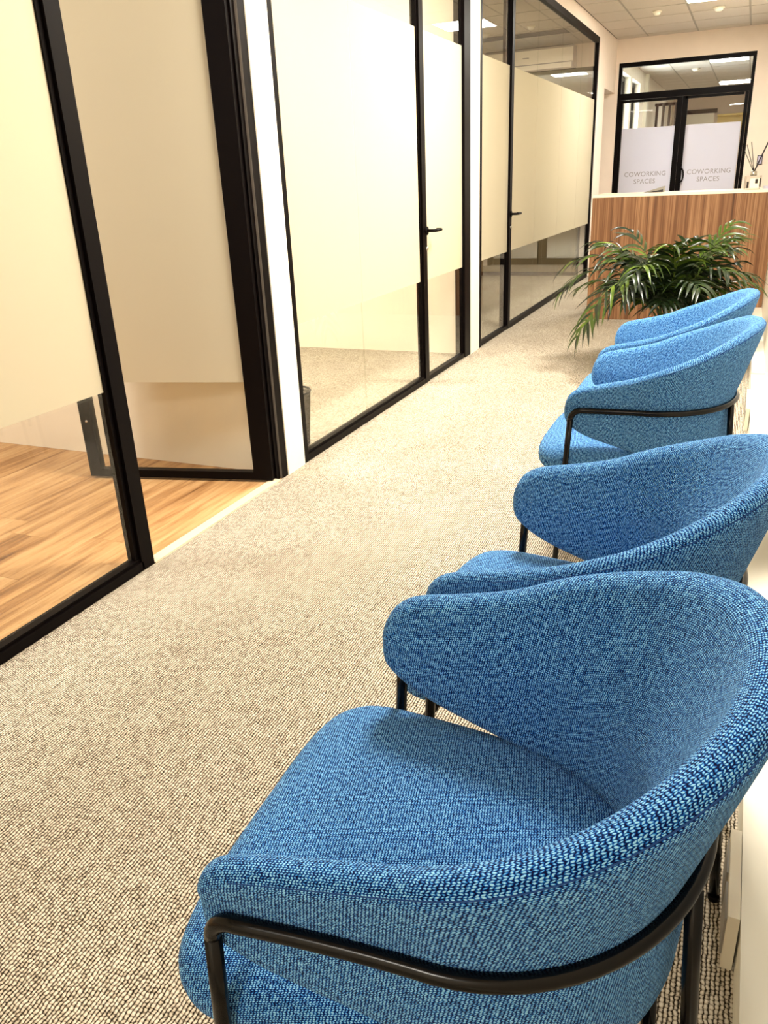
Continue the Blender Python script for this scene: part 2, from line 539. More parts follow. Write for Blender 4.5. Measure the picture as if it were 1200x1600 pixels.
tile_field(PX, RW, 3.4, YE, cl, lamps=LAMPS)
tile_field(-4.6, PX - 0.12, D23b, R3E, cl)
box('ceiling_panel', (PX, RW, YB, 3.4, CEIL, CEIL + 0.0125), M['tile'], cl)
box('ceiling_panel', (ROOMX, PX - 0.12, YB, D12a, CEIL, CEIL + 0.0125), M['tile'], cl)
box('ceiling_panel', (ROOMX, PX - 0.12, D12b, D23a, CEIL, CEIL + 0.0125), M['tile'], cl)
box('ceiling_panel', (ROOMX, -4.6, D23b, R3E, CEIL, CEIL + 0.0125), M['tile'], cl)

# ------------------------------------------------------------------ glazed partitions
FR0, FR1 = 0.65, 2.04      # lower / upper limit of the frosted film
GXc = PX - 0.026           # middle of the panes
TOP = 2.69


def pane(parent, y0, y1, z0, z1, film=True, fmat='film'):
    g = box('glass_pane', (GXc - 0.005, GXc + 0.005, y0, y1, z0, z1), M['glass'], parent)
    if film:
        box('frosted_film', (GXc + 0.0058, GXc + 0.0068, y0 + 0.0005, y1 - 0.0005, FR0, FR1), M[fmat], g)
    return g


def lever(parent, y, z, x=PX, ydir=1):
    h = lathe('door_handle', [(0, 0), (0.024, 0), (0.026, 0.003), (0.026, 0.009), (0.022, 0.011), (0, 0.011)], M['black'], parent, 20)
    mh = Matrix.Translation((x - 0.002, y, z)) @ Matrix.Rotation(math.pi / 2, 4, 'Y')
    h.matrix_basis = mh
    pts = []
    for k in range(4): pts.append((0.004 + 0.012 * k, 0, 0))
    for k in range(1, 7):
        a = k / 6 * math.pi / 2
        pts.append((0.04 + 0.018 * math.sin(a), ydir * 0.018 * (1 - math.cos(a)), 0))
    for k in range(1, 6): pts.append((0.058, ydir * (0.018 + 0.018 * k), 0))
    for k in range(1, 8):
        a = k / 7 * math.pi
        pts.append((0.058 - 0.014 * (1 - math.cos(a)), ydir * (0.108 + 0.016 * math.sin(a)), 0))
    bm = bmesh.new()
    tube_bm(bm, pts, 0.0095, 10)
    l = finish('lever', bm, M['black'], h, True)
    l.matrix_basis = mh.inverted() @ Matrix.Translation((x, y, z))
    c = lathe('lock_cylinder', [(0, 0), (0.011, 0), (0.012, 0.002), (0.011, 0.009), (0.004, 0.0095), (0, 0.008)], M['chrome'], parent, 16)
    c.matrix_basis = Matrix.Translation((x - 0.002, y, z - 0.105)) @ Matrix.Rotation(math.pi / 2, 4, 'Y')
    return h


FD = 0.052   # frame depth


def fbox(name, y0, y1, z0, z1, parent, x0=PX - FD, x1=PX, m='black'):
    return box(name, (x0, x1, y0, y1, z0, z1), M[m], parent, 0.0025, 1)


# --- first room
w1 = empty('window_1', (0, 0, 0), 0, 'large frosted glass panel at the far left over the oak floor', 'glass partition', None, 'structure')
fbox('bottom_rail', YB, 1.965, 0.0, 0.034, w1)
fbox('glazing_bead', YB, 1.965, 0.034, 0.044, w1, PX - 0.046, PX - 0.008)
fbox('top_rail', YB, 1.965, TOP - 0.05, TOP, w1)
fbox('post', 1.958, 2.02, 0.0, TOP, w1)
fbox('post_cover', 1.940, 1.958, 0.034, TOP - 0.05, w1, PX - 0.046, PX - 0.012)
pane(w1, -1.0, 1.945, 0.04, TOP - 0.04)
pane(w1, YB, -1.004, 0.04, TOP - 0.04)

d1 = empty('door_1', (0, 0, 0), 0, 'open black framed glass door swung into the oak floored room', 'door', None, 'structure')
fbox('frame_head', 2.02, 2.99, TOP - 0.055, TOP, d1, PX - 0.09)
fbox('jamb', 2.945, 2.993, 0.0, TOP - 0.055, d1, PX - 0.060, PX)
fbox('jamb_stop', 2.915, 2.943, 0.0, TOP - 0.055, d1, PX - 0.075, PX - 0.012)
fbox('gasket', 2.9432, 2.9448, 0.0, TOP - 0.06, d1, PX - 0.02, PX - 0.001, 'gasket')
# leaf : hinged at (PX-0.03, 2.905), pointing into the room
lf = empty('door_leaf', (PX - 0.018, 2.900, 0.0), math.radians(180 + 13.0))
lf.parent = d1
LW, LT = 0.90, 0.040
box('hinge_stile', (0.0, 0.088, -LT / 2, LT / 2, 0.012, 2.62), M['black'], lf, 0.003, 1)
box('lock_stile', (LW - 0.058, LW, -LT / 2, LT / 2, 0.012, 2.62), M['black'], lf, 0.003, 1)
box('bottom_rail', (0.088, LW - 0.058, -LT / 2, LT / 2, 0.012, 0.048), M['black'], lf, 0.003, 1)
box('top_rail', (0.088, LW - 0.058, -LT / 2, LT / 2, 2.55, 2.62), M['black'], lf, 0.003, 1)
box('glass_pane', (0.086, LW - 0.056, -0.005, 0.005, 0.046, 2.552), M['glass'], lf)
box('frosted_film', (0.089, LW - 0.059, 0.0058, 0.0068, FR0 - 0.19, FR1), M['film'], lf)
o = lathe('lock_cylinder', [(0, 0), (0.006, 0), (0.007, 0.002), (0.005, 0.006), (0, 0.006)], M['chrome'], lf, 14)
o.matrix_basis = Matrix.Translation((LW - 0.03, LT / 2 - 0.001, 0.28)) @ Matrix.Rotation(-math.pi / 2, 4, 'X')
bm = bmesh.new()
tube_bm(bm, [(LW - 0.03, LT / 2 - 0.005, 1.0), (LW - 0.03, LT / 2 + 0.05, 1.0), (LW - 0.04, LT / 2 + 0.058, 1.0), (LW - 0.17, LT / 2 + 0.058, 1.0)], 0.009, 10)
finish('door_handle', bm, M['black'], lf, True)
t = box('trim_1', (PX - 0.038, PX + 0.006, 2.02, 2.915, 0.0, 0.007), M['metalstrip'], None, 0.002, 1)
struct(t, 'pale metal threshold strip between oak floor and carpet', 'threshold')

# --- second room
w2 = empty('window_2', (0, 0, 0), 0, 'frosted double-pane glass partition between the white pillar and a closed door', 'glass partition', None, 'structure')
fbox('end_post', D12b, D12b + 0.045, 0, TOP, w2)
fbox('bottom_rail', D12b + 0.045, 4.83, 0.0, 0.034, w2)
fbox('glazing_bead', D12b + 0.045, 4.83, 0.034, 0.046, w2, PX - 0.046, PX - 0.008)
fbox('top_rail', D12b + 0.045, 4.83, TOP - 0.05, TOP, w2)
fbox('post', 4.838, 4.905, 0.0, TOP, w2)
fbox('post_cover', 4.82, 4.838, 0.034, TOP - 0.05, w2, PX - 0.046, PX - 0.012)
pane(w2, D12b + 0.04, 3.948, 0.04, TOP - 0.04)
pane(w2, 3.952, 4.825, 0.04, TOP - 0.04)


def glass_door(root, ya, yb, hinge_far, hy):
    fbox('frame_head', ya, yb, TOP - 0.055, TOP, root)
    fbox('bottom_rail', ya, yb, 0.004, 0.034, root, PX - 0.045, PX - 0.003)
    pane(root, ya - 0.01, yb + 0.01, 0.03, TOP - 0.05)
    lever(root, hy, 0.949, PX + 0.001)


d2 = empty('door_2', (0, 0, 0), 0, 'closed frosted glass door with black lever beside the thin white pillar', 'door', None, 'structure')
glass_door(d2, 4.905, 5.66, True, 4.955 - 0.06)
fbox('jamb', 5.672, 5.80, 0.0, TOP, d2, PX - 0.075, PX)
fbox('jamb_stop', 5.65, 5.672, 0.034, TOP - 0.05, d2, PX - 0.06, PX - 0.02)

# --- third room
w3 = empty('window_3', (0, 0, 0), 0, 'long far glass partition with frosted band next to the wooden counter', 'glass partition', None, 'structure')
fbox('bottom_rail', 6.95, 10.80, 0.0, 0.034, w3)
fbox('top_rail', D23b + 0.07, 10.74, TOP - 0.06, TOP, w3)
fbox('post', 6.882, 6.95, 0.0, TOP - 0.06, w3)
fbox('end_post', 10.74, 10.80, 0.034, TOP, w3)
_js = [6.94, 7.84, 8.86, 9.86, 10.75]
for a, b in zip(_js[:-1], _js[1:]):
    pane(w3, a + 0.003, b - 0.003, 0.03, TOP - 0.05)
d3 = empty('door_3', (0, 0, 0), 0, 'closed frosted glass door right after the thin white pillar', 'door', None, 'structure')
fbox('jamb', D23b, D23b + 0.07, 0, TOP, d3)
glass_door(d3, D23b + 0.07, 6.882, False, 6.915)
fbox('jamb_stop', 6.80, 6.88, 0.034, TOP - 0.06, d3, PX - 0.055, PX - 0.03)

# ------------------------------------------------------------------ double door in the end wall
d4 = empty('door_4', (0, 0, 0), 0, 'black double glass door with transom and lettering at corridor end', 'door', None, 'structure')
YF0, YF1 = YE + 0.004, YE + 0.075
boxes('frame', [(EX0, EX0 + 0.04, YF0, YF1, 0, EZ), (EX1 - 0.04, EX1, YF0, YF1, 0, EZ),
                (EX0 + 0.04, EX1 - 0.04, YF0, YF1, EZ - 0.05, EZ), (EX0 + 0.04, EX1 - 0.04, YF0, YF1, 2.11, 2.185)], M['black'], d4, 0.003)
box('transom_pane', (EX0 + 0.035, EX1 - 0.035, YE + 0.035, YE + 0.043, 2.18, EZ - 0.045), M['glass'], d4)
MID = (EX0 + EX1) / 2
for nm, a, b, fm in (('door_leaf', EX0 + 0.043, MID - 0.002, 'film2'), ('door_leaf', MID + 0.002, EX1 - 0.043, 'film2')):
    L = boxes(nm, [(a, a + (0.035 if a < -1.2 else 0.065), YE + 0.015, YE + 0.063, 0.01, 2.105), (b - (0.065 if a < -1.2 else 0.04), b, YE + 0.015, YE + 0.063, 0.01, 2.105),
                   (a + 0.03, b - 0.05, YE + 0.015, YE + 0.063, 0.01, 0.10), (a + 0.03, b - 0.05, YE + 0.015, YE + 0.063, 2.075, 2.105)], M['black'], d4, 0.003)
    box('glass_pane', (a + 0.03, b - 0.045, YE + 0.035, YE + 0.043, 0.09, 2.09), M['glass'], L)
    box('frosted_film', (a + 0.04, b - 0.05, YE + 0.0325, YE + 0.0335, 0.60, 1.765), M[fm], L)


def lettering(txt, size, x, z, y, m, parent):
    cu = bpy.data.curves.new('lettering', 'FONT')
    cu.body = txt
    cu.size = size
    cu.align_x = 'CENTER'
    cu.extrude = 0.0006
    cu.space_character = 1.06
    to = bpy.data.objects.new('lettering', cu)
    COL.objects.link(to)
    bpy.context.view_layer.update()
    me = bpy.data.meshes.new_from_object(to)
    bpy.data.objects.remove(to)
    o = link_mesh('lettering', me, m, parent)
    o.location = (x, y, z)
    o.rotation_euler = (math.pi / 2, 0, 0)
    return o


for xc in (-1.365, -0.555):
    lettering('COWORKING', 0.082, xc, 1.165, YE + 0.0318, M['text'], d4)
    lettering('SPACES', 0.082, xc, 1.072, YE + 0.0318, M['text'], d4)
bm = bmesh.new()
hx = MID + 0.062
pts = [(hx, YE + 0.02, 1.06), (hx, YE - 0.012, 1.062)]
for k in range(9):
    a = -math.pi / 2 + math.pi * k / 8
    pts.append((hx + 0.035 * math.cos(a), YE - 0.03, 1.155 + 0.085 * math.sin(a)))
pts += [(hx, YE - 0.012, 1.248), (hx, YE + 0.02, 1.25)]
tube_bm(bm, pts, 0.010, 10)
finish('pull_handle', bm, M['black'], d4, True)

# ------------------------------------------------------------------ coworking room beyond
CX0, CX1, CY0, CY1 = -1.98, 3.6, YE + 0.15, 22.5
f2 = box('floor', (CX0 - 0.2, CX1, CY0 + 0.05, CY1, -0.1, 0.0), M['carpet'])
struct(f2, 'carpet of the coworking room beyond the double door', 'floor')
c2 = box('ceiling', (CX0 - 0.2, CX1 + 0.1, CY0, CY1 + 0.1, CEIL + 0.012, CEIL + 0.1), M['plenum'])
struct(c2, 'tiled suspended ceiling of the coworking room behind the transom', 'ceiling')
COLAMPS = [(-0.845 - 0.03, 15.2), (-0.875, 19.4)]
tile_field(CX0, 1.6, CY0, CY1, c2, lamps=COLAMPS, gx=-0.875, gy=15.2 - 6 * 0.6)
box('ceiling_panel', (1.6, CX1, CY0, CY1, CEIL, CEIL + 0.0125), M['tile'], c2)
w = box('wall_coworking_far', (CX0 - 0.2, CX1 + 0.1, CY1, CY1 + 0.15, 0, CEIL + 0.1), M['end_wall'])
struct(w, 'cream far wall of the coworking room', 'wall')
w = box('wall_coworking_right', (CX1, CX1 + 0.15, CY0, CY1, 0, CEIL + 0.1), M['end_wall'])
struct(w, 'cream right wall of the coworking room', 'wall')
w = box('wall_coworking_front', (RW + 0.15, CX1 + 0.15, YE, YE + 0.15, 0, CEIL + 0.1), M['end_wall'])
struct(w, 'cream wall beside the double door on the coworking side', 'wall')
WY = [(12.75, 13.55), (13.75, 14.75), (14.95, 16.0)]
bs = [(CX0 - 0.25, CX0, CY0, CY1, 0, 0.85), (CX0 - 0.25, CX0, CY0, CY1, 2.62, CEIL + 0.1)]
ys = [CY0] + [v for p in WY for v in p] + [CY1]
for a, b in zip(ys[0::2], ys[1::2]): bs.append((CX0 - 0.25, CX0, a, b, 0.85, 2.62))
w = boxes('wall_coworking_left', bs, M['wall'])
struct(w, 'white window wall on the left of the coworking room', 'wall')
for i, (a, b) in enumerate(WY):
    wn = empty('window_%d' % (4 + i), (CX0 - 0.12, (a + b) / 2, 0.85), 0,
               ('nearest', 'middle', 'farthest')[i] + ' bright window on the left behind the double door', 'window', None, 'structure')
    L = b - a
    boxes('window_frame', [(-0.03, 0.03, -L / 2, -L / 2 + 0.06, 0, 1.77), (-0.03, 0.03, L / 2 - 0.06, L / 2, 0, 1.77),
                           (-0.03, 0.03, -L / 2 + 0.06, L / 2 - 0.06, 0, 0.06), (-0.03, 0.03, -L / 2 + 0.06, L / 2 - 0.06, 1.71, 1.77)], M['black'], wn, 0.004)
    box('glass_pane', (-0.004, 0.004, -L / 2 + 0.055, L / 2 - 0.055, 0.055, 1.715), M['glass'], wn)
tr = box('wall_return', (CX0, CX0 + 0.06, 16.6, 16.8, 0, CEIL), M['white'])
struct(tr, 'white wall return after the coworking windows', 'wall')


def slat_screen():
    r = empty('slatted_screen', (-1.66, 17.6, 0), 0, 'screen of dark brown upright slats behind the left door leaf', 'room divider')
    for k in range(4):
        box('slat', (-0.20 + k * 0.115, -0.20 + k * 0.115 + (0.045 if k < 3 else 0.09), -0.03, 0.03, 0.0, 2.35), M['darkbrown'], r, 0.004, 1)
    box('screen_rail', (-0.22, 0.25, -0.02, 0.02, 2.35, 2.40), M['darkbrown'], r, 0.004, 1)
    box('screen_base', (-0.22, 0.25, -0.10, 0.10, 0.0, 0.03), M['darkbrown'], r, 0.004, 1)


slat_screen()
r = empty('wall_board', (-1.33, CY1 - 0.04, 1.15), 0, 'large white board with dark upper edge behind the right door leaf', 'board')
box('board_panel', (-0.36, 0.30, -0.015, 0.015, 0.0, 1.28), M['white'], r, 0.003, 1)
box('board_edge', (-0.38, 0.36, -0.025, 0.02, 1.28, 1.37), M['darkbrown'], r, 0.003, 1)
r = empty('wall_shelf', (-0.55, CY1 - 0.16, 1.98), 0, 'pale yellow wall shelf beside the white board behind the right door', 'shelf')
box('shelf_board', (-0.40, 0.62, -0.15, 0.15, 0.36, 0.40), M['yellow'], r, 0.003, 1)
box('shelf_board', (-0.40, 0.62, -0.15, 0.15, 0.14, 0.18), M['yellow'], r, 0.003, 1)
box('shelf_back', (-0.40, 0.62, 0.10, 0.15, 0.0, 0.40), M['yellow'], r, 0.003, 1)


def ceiling_lamp(x, y, label, lm='lamp', sx=0.6, sy=0.6):
    r = empty('ceiling_light', (x + sx / 2, y + sy / 2, CEIL), 0, label, 'light', None)
    boxes('light_frame', [(-sx / 2 + .002, sx / 2 - .002, -sy / 2 + .002, -sy / 2 + 0.014, -0.004, 0.012), (-sx / 2 + .002, sx / 2 - .002, sy / 2 - 0.014, sy / 2 - .002, -0.004, 0.012),
                          (-sx / 2 + .002, -sx / 2 + 0.014, -sy / 2 + 0.014, sy / 2 - 0.014, -0.004, 0.012), (sx / 2 - 0.014, sx / 2 - .002, -sy / 2 + 0.014, sy / 2 - 0.014, -0.004, 0.012)], M['lampframe'], r)
    box('light_diffuser', (-sx / 2 + 0.014, sx / 2 - 0.014, -sy / 2 + 0.014, sy / 2 - 0.014, -0.002, 0.010), M[lm], r)
    return r


ceiling_lamp(-0.845, 9.5, 'square lit ceiling panel over the corridor at the top edge')
ceiling_lamp(-0.875, 15.2, 'nearer square lit ceiling panel seen through the door transom', 'lamp2')
ceiling_lamp(-0.875, 19.4, 'farther square lit ceiling panel seen through the door transom', 'lamp2')


def detector(x, y, label, r=0.05):
    o = empty('smoke_detector', (x, y, CEIL), 0, label, 'smoke detector')
    lathe('detector_base', [(0, 0), (r, 0), (r, -0.012), (r * 0.9, -0.016), (0, -0.016)], M['plastic'], o, 24)
    lathe('detector_dome', [(r * 0.72, -0.016), (r * 0.7, -0.03), (r * 0.5, -0.040), (0, -0.042)], M['white'], o, 24)


detector(-1.163, 10.35, 'small white ceiling detector on a tile near the left wall')
detector(-0.55, 10.55, 'small white ceiling detector just behind the lit corridor panel', 0.06)
detector(-1.13, 16.43, 'small white ceiling detector in the coworking room behind transom', 0.07)

# ------------------------------------------------------------------ third room contents
ac = empty('air_conditioner', (-2.72, R3E - 0.105, 2.40), 0, 'cream wall air conditioner above the frosted band in the third room', 'air conditioner')
box('body', (-0.56, 0.56, -0.095, 0.10, 0.03, 0.27), M['greyplastic'], ac, 0.012, 3)  # body greyed so the gaps round the white panel read as shade
box('flap', (-0.54, 0.54, -0.108, -0.0955, 0.035, 0.085), M['white'], ac, 0.004, 2)
box('front_panel', (-0.555, 0.555, -0.112, -0.0955, 0.098, 0.245), M['white'], ac, 0.005, 2)
box('display', (-0.06, 0.02, -0.1135, -0.1122, 0.16, 0.172), M['greyplastic'], ac)
for k in range(6): box('grille_slat', (-0.54, 0.54, -0.07 + k * 0.024, -0.062 + k * 0.024, 0.2705, 0.278), M['nearblack'], ac)
vt = empty('ceiling_vent', (-2.86, R3E - 0.22, CEIL), 0, 'dark slotted air vent in the ceiling above the air conditioner', 'air vent')
box('vent_frame', (-0.66, 0.66, -0.16, 0.16, -0.006, 0.004), M['tbar'], vt, 0.002, 1)
for k in range(5): box('vent_slot', (-0.62, 0.62, -0.14 + k * 0.06, -0.10 + k * 0.06, -0.012, -0.0062), M['nearblack'], vt)
sb = empty('sideboard', (-2.62, R3E - 0.16, 0), 0, 'low beige cabinet with flush doors at the end of the third room', 'cabinet')
box('body', (-0.85, 0.62, -0.12, 0.15, 0.05, 0.72), M['sideboard'], sb, 0.003, 1)
box('plinth', (-0.83, 0.60, -0.10, 0.13, 0.0, 0.05), M['darkbrown'], sb)
for k in range(3):
    a = -0.845 + k * 0.488
    box('lower_door', (a, a + 0.480, -0.138, -0.1205, 0.06, 0.235), M['sideboard'], sb, 0.002, 1)
    box('upper_door', (a, a + 0.480, -0.138, -0.1205, 0.245, 0.71), M['sideboard'], sb, 0.002, 1)
cp = empty('tall_cupboard', (-1.925 - 0.02, R3E - 0.16, 0), 0, 'narrow dark brown cupboard side beside the beige cabinet', 'cupboard')
box('body', (-0.045, 0.0, -0.12, 0.155, 0.0, 1.25), M['darkbrown'], cp, 0.003, 1)
box('top_board', (-0.05, 0.004, -0.125, 0.158, 1.25, 1.268), M['darkbrown'], cp, 0.003, 1)

# waste bin in second room
bn = empty('waste_bin', (-2.055, 3.40, 0), 0, 'black wire mesh waste bin standing inside the second glass room', 'waste bin')
bm = bmesh.new()
NB = 84
for k in range(NB):
    a = 2 * math.pi * k / NB
    for s in (1, -1):
        pts = [((0.108 + 0.022 * j / 8) * math.cos(a + s * 0.5 * j / 8), (0.108 + 0.022 * j / 8) * math.sin(a + s * 0.5 * j / 8), 0.012 + 0.268 * j / 8) for j in range(9)]
        tube_bm(bm, pts, 0.0016, 4, False, False)
finish('mesh_wall', bm, M['binmesh'], bn)['kind'] = 'stuff'
tube('rim', [(0.131 * math.cos(2 * math.pi * k / 40), 0.131 * math.sin(2 * math.pi * k / 40), 0.282) for k in range(40)], 0.005, M['black'], bn, 8, True)
lathe('base', [(0, 0.0), (0.108, 0.0), (0.111, 0.006), (0.111, 0.02), (0.106, 0.02), (0.106, 0.006), (0, 0.006)], M['black'], bn, 40)

# ------------------------------------------------------------------ reception counter
CY = 7.535
ct = empty('reception_counter', (0, CY, 0), 0, 'tall wood veneer reception counter with cream top', 'counter')
CL, CR, CH, CD = -1.265, RW - 0.006, 1.035, 0.62
box('front_panel', (CL, CR, 0.0, 0.03, 0.0, CH), M['counter'], ct, 0.002, 1)
box('end_panel', (CL, CL + 0.03, 0.0305, CD, 0.0, CH), M['counter'], ct, 0.002, 1)
box('counter_top', (CL - 0.002, CR, -0.002, CD, CH + 0.0005, CH + 0.02), M['countertop'], ct, 0.003, 1)
box('inner_shelf', (CL + 0.03, CR, 0.031, CD - 0.02, 0.70, 0.73), M['countertop'], ct, 0.002, 1)
ZT = CH + 0.02
tb = empty('desk_stand', (-0.80, CY + 0.42, ZT), 0, 'small grey wedge shaped stand on the counter below the left door leaf', 'stand')
bm = bmesh.new()
vs = [bm.verts.new(v) for v in ((-0.09, -0.05, 0), (0.085, -0.05, 0), (0.085, -0.05, 0.048), (-0.09, 0.06, 0), (0.085, 0.06, 0), (0.085, 0.06, 0.048))]
for f in ((0, 1, 2), (3, 5, 4), (0, 3, 4, 1), (1, 4, 5, 2), (0, 2, 5, 3)): bm.faces.new([vs[i] for i in f])
finish('stand_body', bm, M['greyplastic'], tb, False, 0.002, 1)
bm = bmesh.new()
vs = [bm.verts.new(v) for v in ((-0.05, -0.0515, 0.001), (0.08, -0.0515, 0.001), (0.08, -0.0515, 0.022), (-0.05, -0.0505, 0.001), (0.08, -0.0505, 0.001), (0.08, -0.0505, 0.022))]
for f in ((0, 1, 2), (3, 5, 4), (0, 3, 4, 1), (1, 4, 5, 2), (0, 2, 5, 3)): bm.faces.new([vs[i] for i in f])
finish('dark_edge', bm, M['nearblack'], tb)

rd = empty('reed_diffuser', (-0.002, CY + 0.20, ZT), math.radians(12), 'square glass reed diffuser with black reeds on the counter', 'diffuser')
box('bottle', (-0.058, 0.058, -0.04, 0.04, 0.0, 0.105), M['bottle'], rd, 0.012, 3)
box('label', (-0.030, 0.040, -0.0425, -0.0405, 0.012, 0.085), M['white'], rd)
for bx in ((-0.054, -0.038, 0.012, 0.062), (0.010, 0.030, 0.046, 0.080), (0.044, 0.054, 0.02, 0.085)):
    box('dark_reflection', (bx[0], bx[1], -0.0438, -0.0426, bx[2], bx[3]), M['nearblack'], rd)  # dark patches painted in for reflections in the bottle glass
lathe('collar', [(0.0, 0.105), (0.024, 0.105), (0.026, 0.109), (0.024, 0.138), (0.017, 0.142), (0, 0.142)], M['chrome'], rd, 24)
for dx, dy, L, r_ in ((-0.075, 0.02, 0.27, 0.0028), (-0.05, -0.02, 0.29, 0.0028), (0.085, 0.01, 0.285, 0.0055), (-0.095, -0.01, 0.22, 0.0026)):
    tube('reed', [(0.1 * dx * -1, 0, 0.11), (dx, dy, 0.105 + L * 0.88)], r_, M['reed'], rd, 8)
cd = box('name_card', (0.085, 0.165, CY + 0.30, CY + 0.33, ZT, ZT + 0.022), M['bluegrey'], None, 0.004, 2)
meta(cd, 'pale blue card box on the counter right of the diffuser', 'box')

sw = empty('wall_switch', (0.048, YE, 1.30), 0, 'lilac grey switch plate on the end wall above the diffuser', 'switch')
box('switch_plate', (-0.032, 0.032, -0.010, 0.0, -0.055, 0.055), M['black'], sw, 0.003, 1)
box('switch_rocker', (-0.024, 0.024, -0.014, -0.0102, -0.046, 0.046), M['lilac'], sw, 0.002, 1)

# ------------------------------------------------------------------ cable trunking along the right wall
for nm, ya, yb, hh, lab in (('cable_trunking', -1.2, 5.02, 0.118, 'white boxed cable trunking on the floor behind the nearer chairs'),
                            ('cable_trunking', 5.03, CY - 0.003, 0.128, 'white boxed cable trunking on the floor beyond the farther chairs')):
    tk = empty(nm, (0, ya, 0), 0, lab, 'trunking', 'trunking along the right wall')
    box('trunking_body', (0.124, RW - 0.001, 0, yb - ya, 0.0, hh - 0.012), M['white'], tk, 0.002, 1)
    box('trunking_lid', (0.121, RW - 0.001, 0, yb - ya, hh - 0.0115, hh), M['white'], tk, 0.003, 2)
for y0, y1, lab in ((1.06, 1.262, 'white double socket block on the trunking behind the nearest chair'),
                    (4.25, 4.65, 'white socket block on the trunking behind the third chair')):
    sk = empty('socket_block', (0.111, (y0 + y1) / 2, 0.0), 0, lab, 'socket')
    L = (y1 - y0) / 2
    box('socket_body', (-0.009, 0.009, -L, L, 0.0, 0.117), M['plastic'], sk, 0.002, 1)
    for s in (-1, 1):
        box('socket_plate', (-0.0125, -0.0091, s * L * 0.5 - L * 0.4, s * L * 0.5 + L * 0.4, 0.02, 0.10), M['greyplastic'], sk, 0.001, 1)


# ------------------------------------------------------------------ armchairs
def interp(tab, x):
    """monotone cubic (pchip) through tab"""
    xs = [p[0] for p in tab]
    ys = [p[1] for p in tab]
    n = len(xs)
    if x <= xs[0]: return ys[0]
    if x >= xs[-1]: return ys[-1]
    d = [(ys[i + 1] - ys[i]) / (xs[i + 1] - xs[i]) for i in range(n - 1)]
    mm = [d[0]] + [0 if d[i - 1] * d[i] <= 0 else 2 * d[i - 1] * d[i] / (d[i - 1] + d[i]) for i in range(1, n - 1)] + [0.0]
    i = max(j for j in range(n - 1) if xs[j] <= x)
    h = xs[i + 1] - xs[i]
    q = (x - xs[i]) / h
    return ((2 * q ** 3 - 3 * q ** 2 + 1) * ys[i] + (q ** 3 - 2 * q ** 2 + q) * h * mm[i] + (-2 * q ** 3 + 3 * q ** 2) * ys[i + 1] + (q ** 3 - q ** 2) * h * mm[i + 1])


ARM = 0.235         # arm tips reach this far forward of the arc centre
AW, AB = 0.231, 0.199   # half width and back depth of the shell's mid line
ELL = []
_N = 400
_acc = 0.0
_prev = (0.0, AW)
ELL.append((0.0, 0.0))
for _i in range(1, _N + 1):
    th = _i / _N * math.pi / 2
    c_, s_ = math.cos(th), math.sin(th)
    e = 2 / 2.0
    p_ = (-AB * s_ ** e, AW * c_ ** e if c_ > 1e-9 else 0.0)
    _acc += math.hypot(p_[0] - _prev[0], p_[1] - _prev[1])
    ELL.append((_acc, th))
    _prev = p_
SB = ARM + _acc     # arc length tip -> centre of the back


def plan(s):
    """s in [0, 2*SB] -> (x, y), outward normal"""
    sg = 1
    if s > SB:
        s, sg = 2 * SB - s, -1
    if s <= ARM:
        k = s / ARM
        x = ARM - s
        y = AW + 0.020 * (1 - k) ** 1.5
        nx, ny = -0.10 * (1 - k) ** 0.5, 1.0
    else:
        q = s - ARM
        lo, hi = 0, len(ELL) - 1
        while hi - lo > 1:
            md = (lo + hi) // 2
            if ELL[md][0] <= q: lo = md
            else: hi = md
        f = (q - ELL[lo][0]) / max(1e-9, ELL[hi][0] - ELL[lo][0])
        th = ELL[lo][1] + f * (ELL[hi][1] - ELL[lo][1])
        c_, s_ = max(math.cos(th), 0.0), max(math.sin(th), 0.0)
        e = 2 / 2.0
        x, y = -AB * s_ ** e, AW * c_ ** e
        nx, ny = -(s_ ** (2 - e)) / AB, (c_ ** (2 - e)) / AW
    l = math.hypot(nx, ny)
    return x, sg * y, nx / l, sg * ny / l


SCALE_S = SB / 0.645
TOPT = [(0, .590), (.0015, .606), (.005, .622), (.012, .638), (.024, .652), (.045, .664), (.075, .672), (.105, .678), (.195, .699), (.275, .729), (.36, .762), (.45, .798), (.54, .822), (.645, .830)]
BOTT = [(0, .588), (.0015, .575), (.005, .563), (.012, .551), (.03, .535), (.06, .517), (.105, .500), (.165, .482), (.235, .460), (.32, .440), (.45, .424), (.645, .418)]


def shell_section(s):
    q = min(s, 2 * SB - s)
    qq = q if q < ARM else ARM + (q - ARM) * (0.645 - ARM) / (SB - ARM)
    zt, zb = interp(TOPT, qq), interp(BOTT, qq)
    ln = 0.29 + 0.02 * min(1, max(0, (qq - 0.10) / 0.45))
    return zt, zb, ln, q


HT = 0.0195


def lean_off(ln, z):
    d = z - 0.60
    return ln * d if d > 0 else 0.10 * ln * d


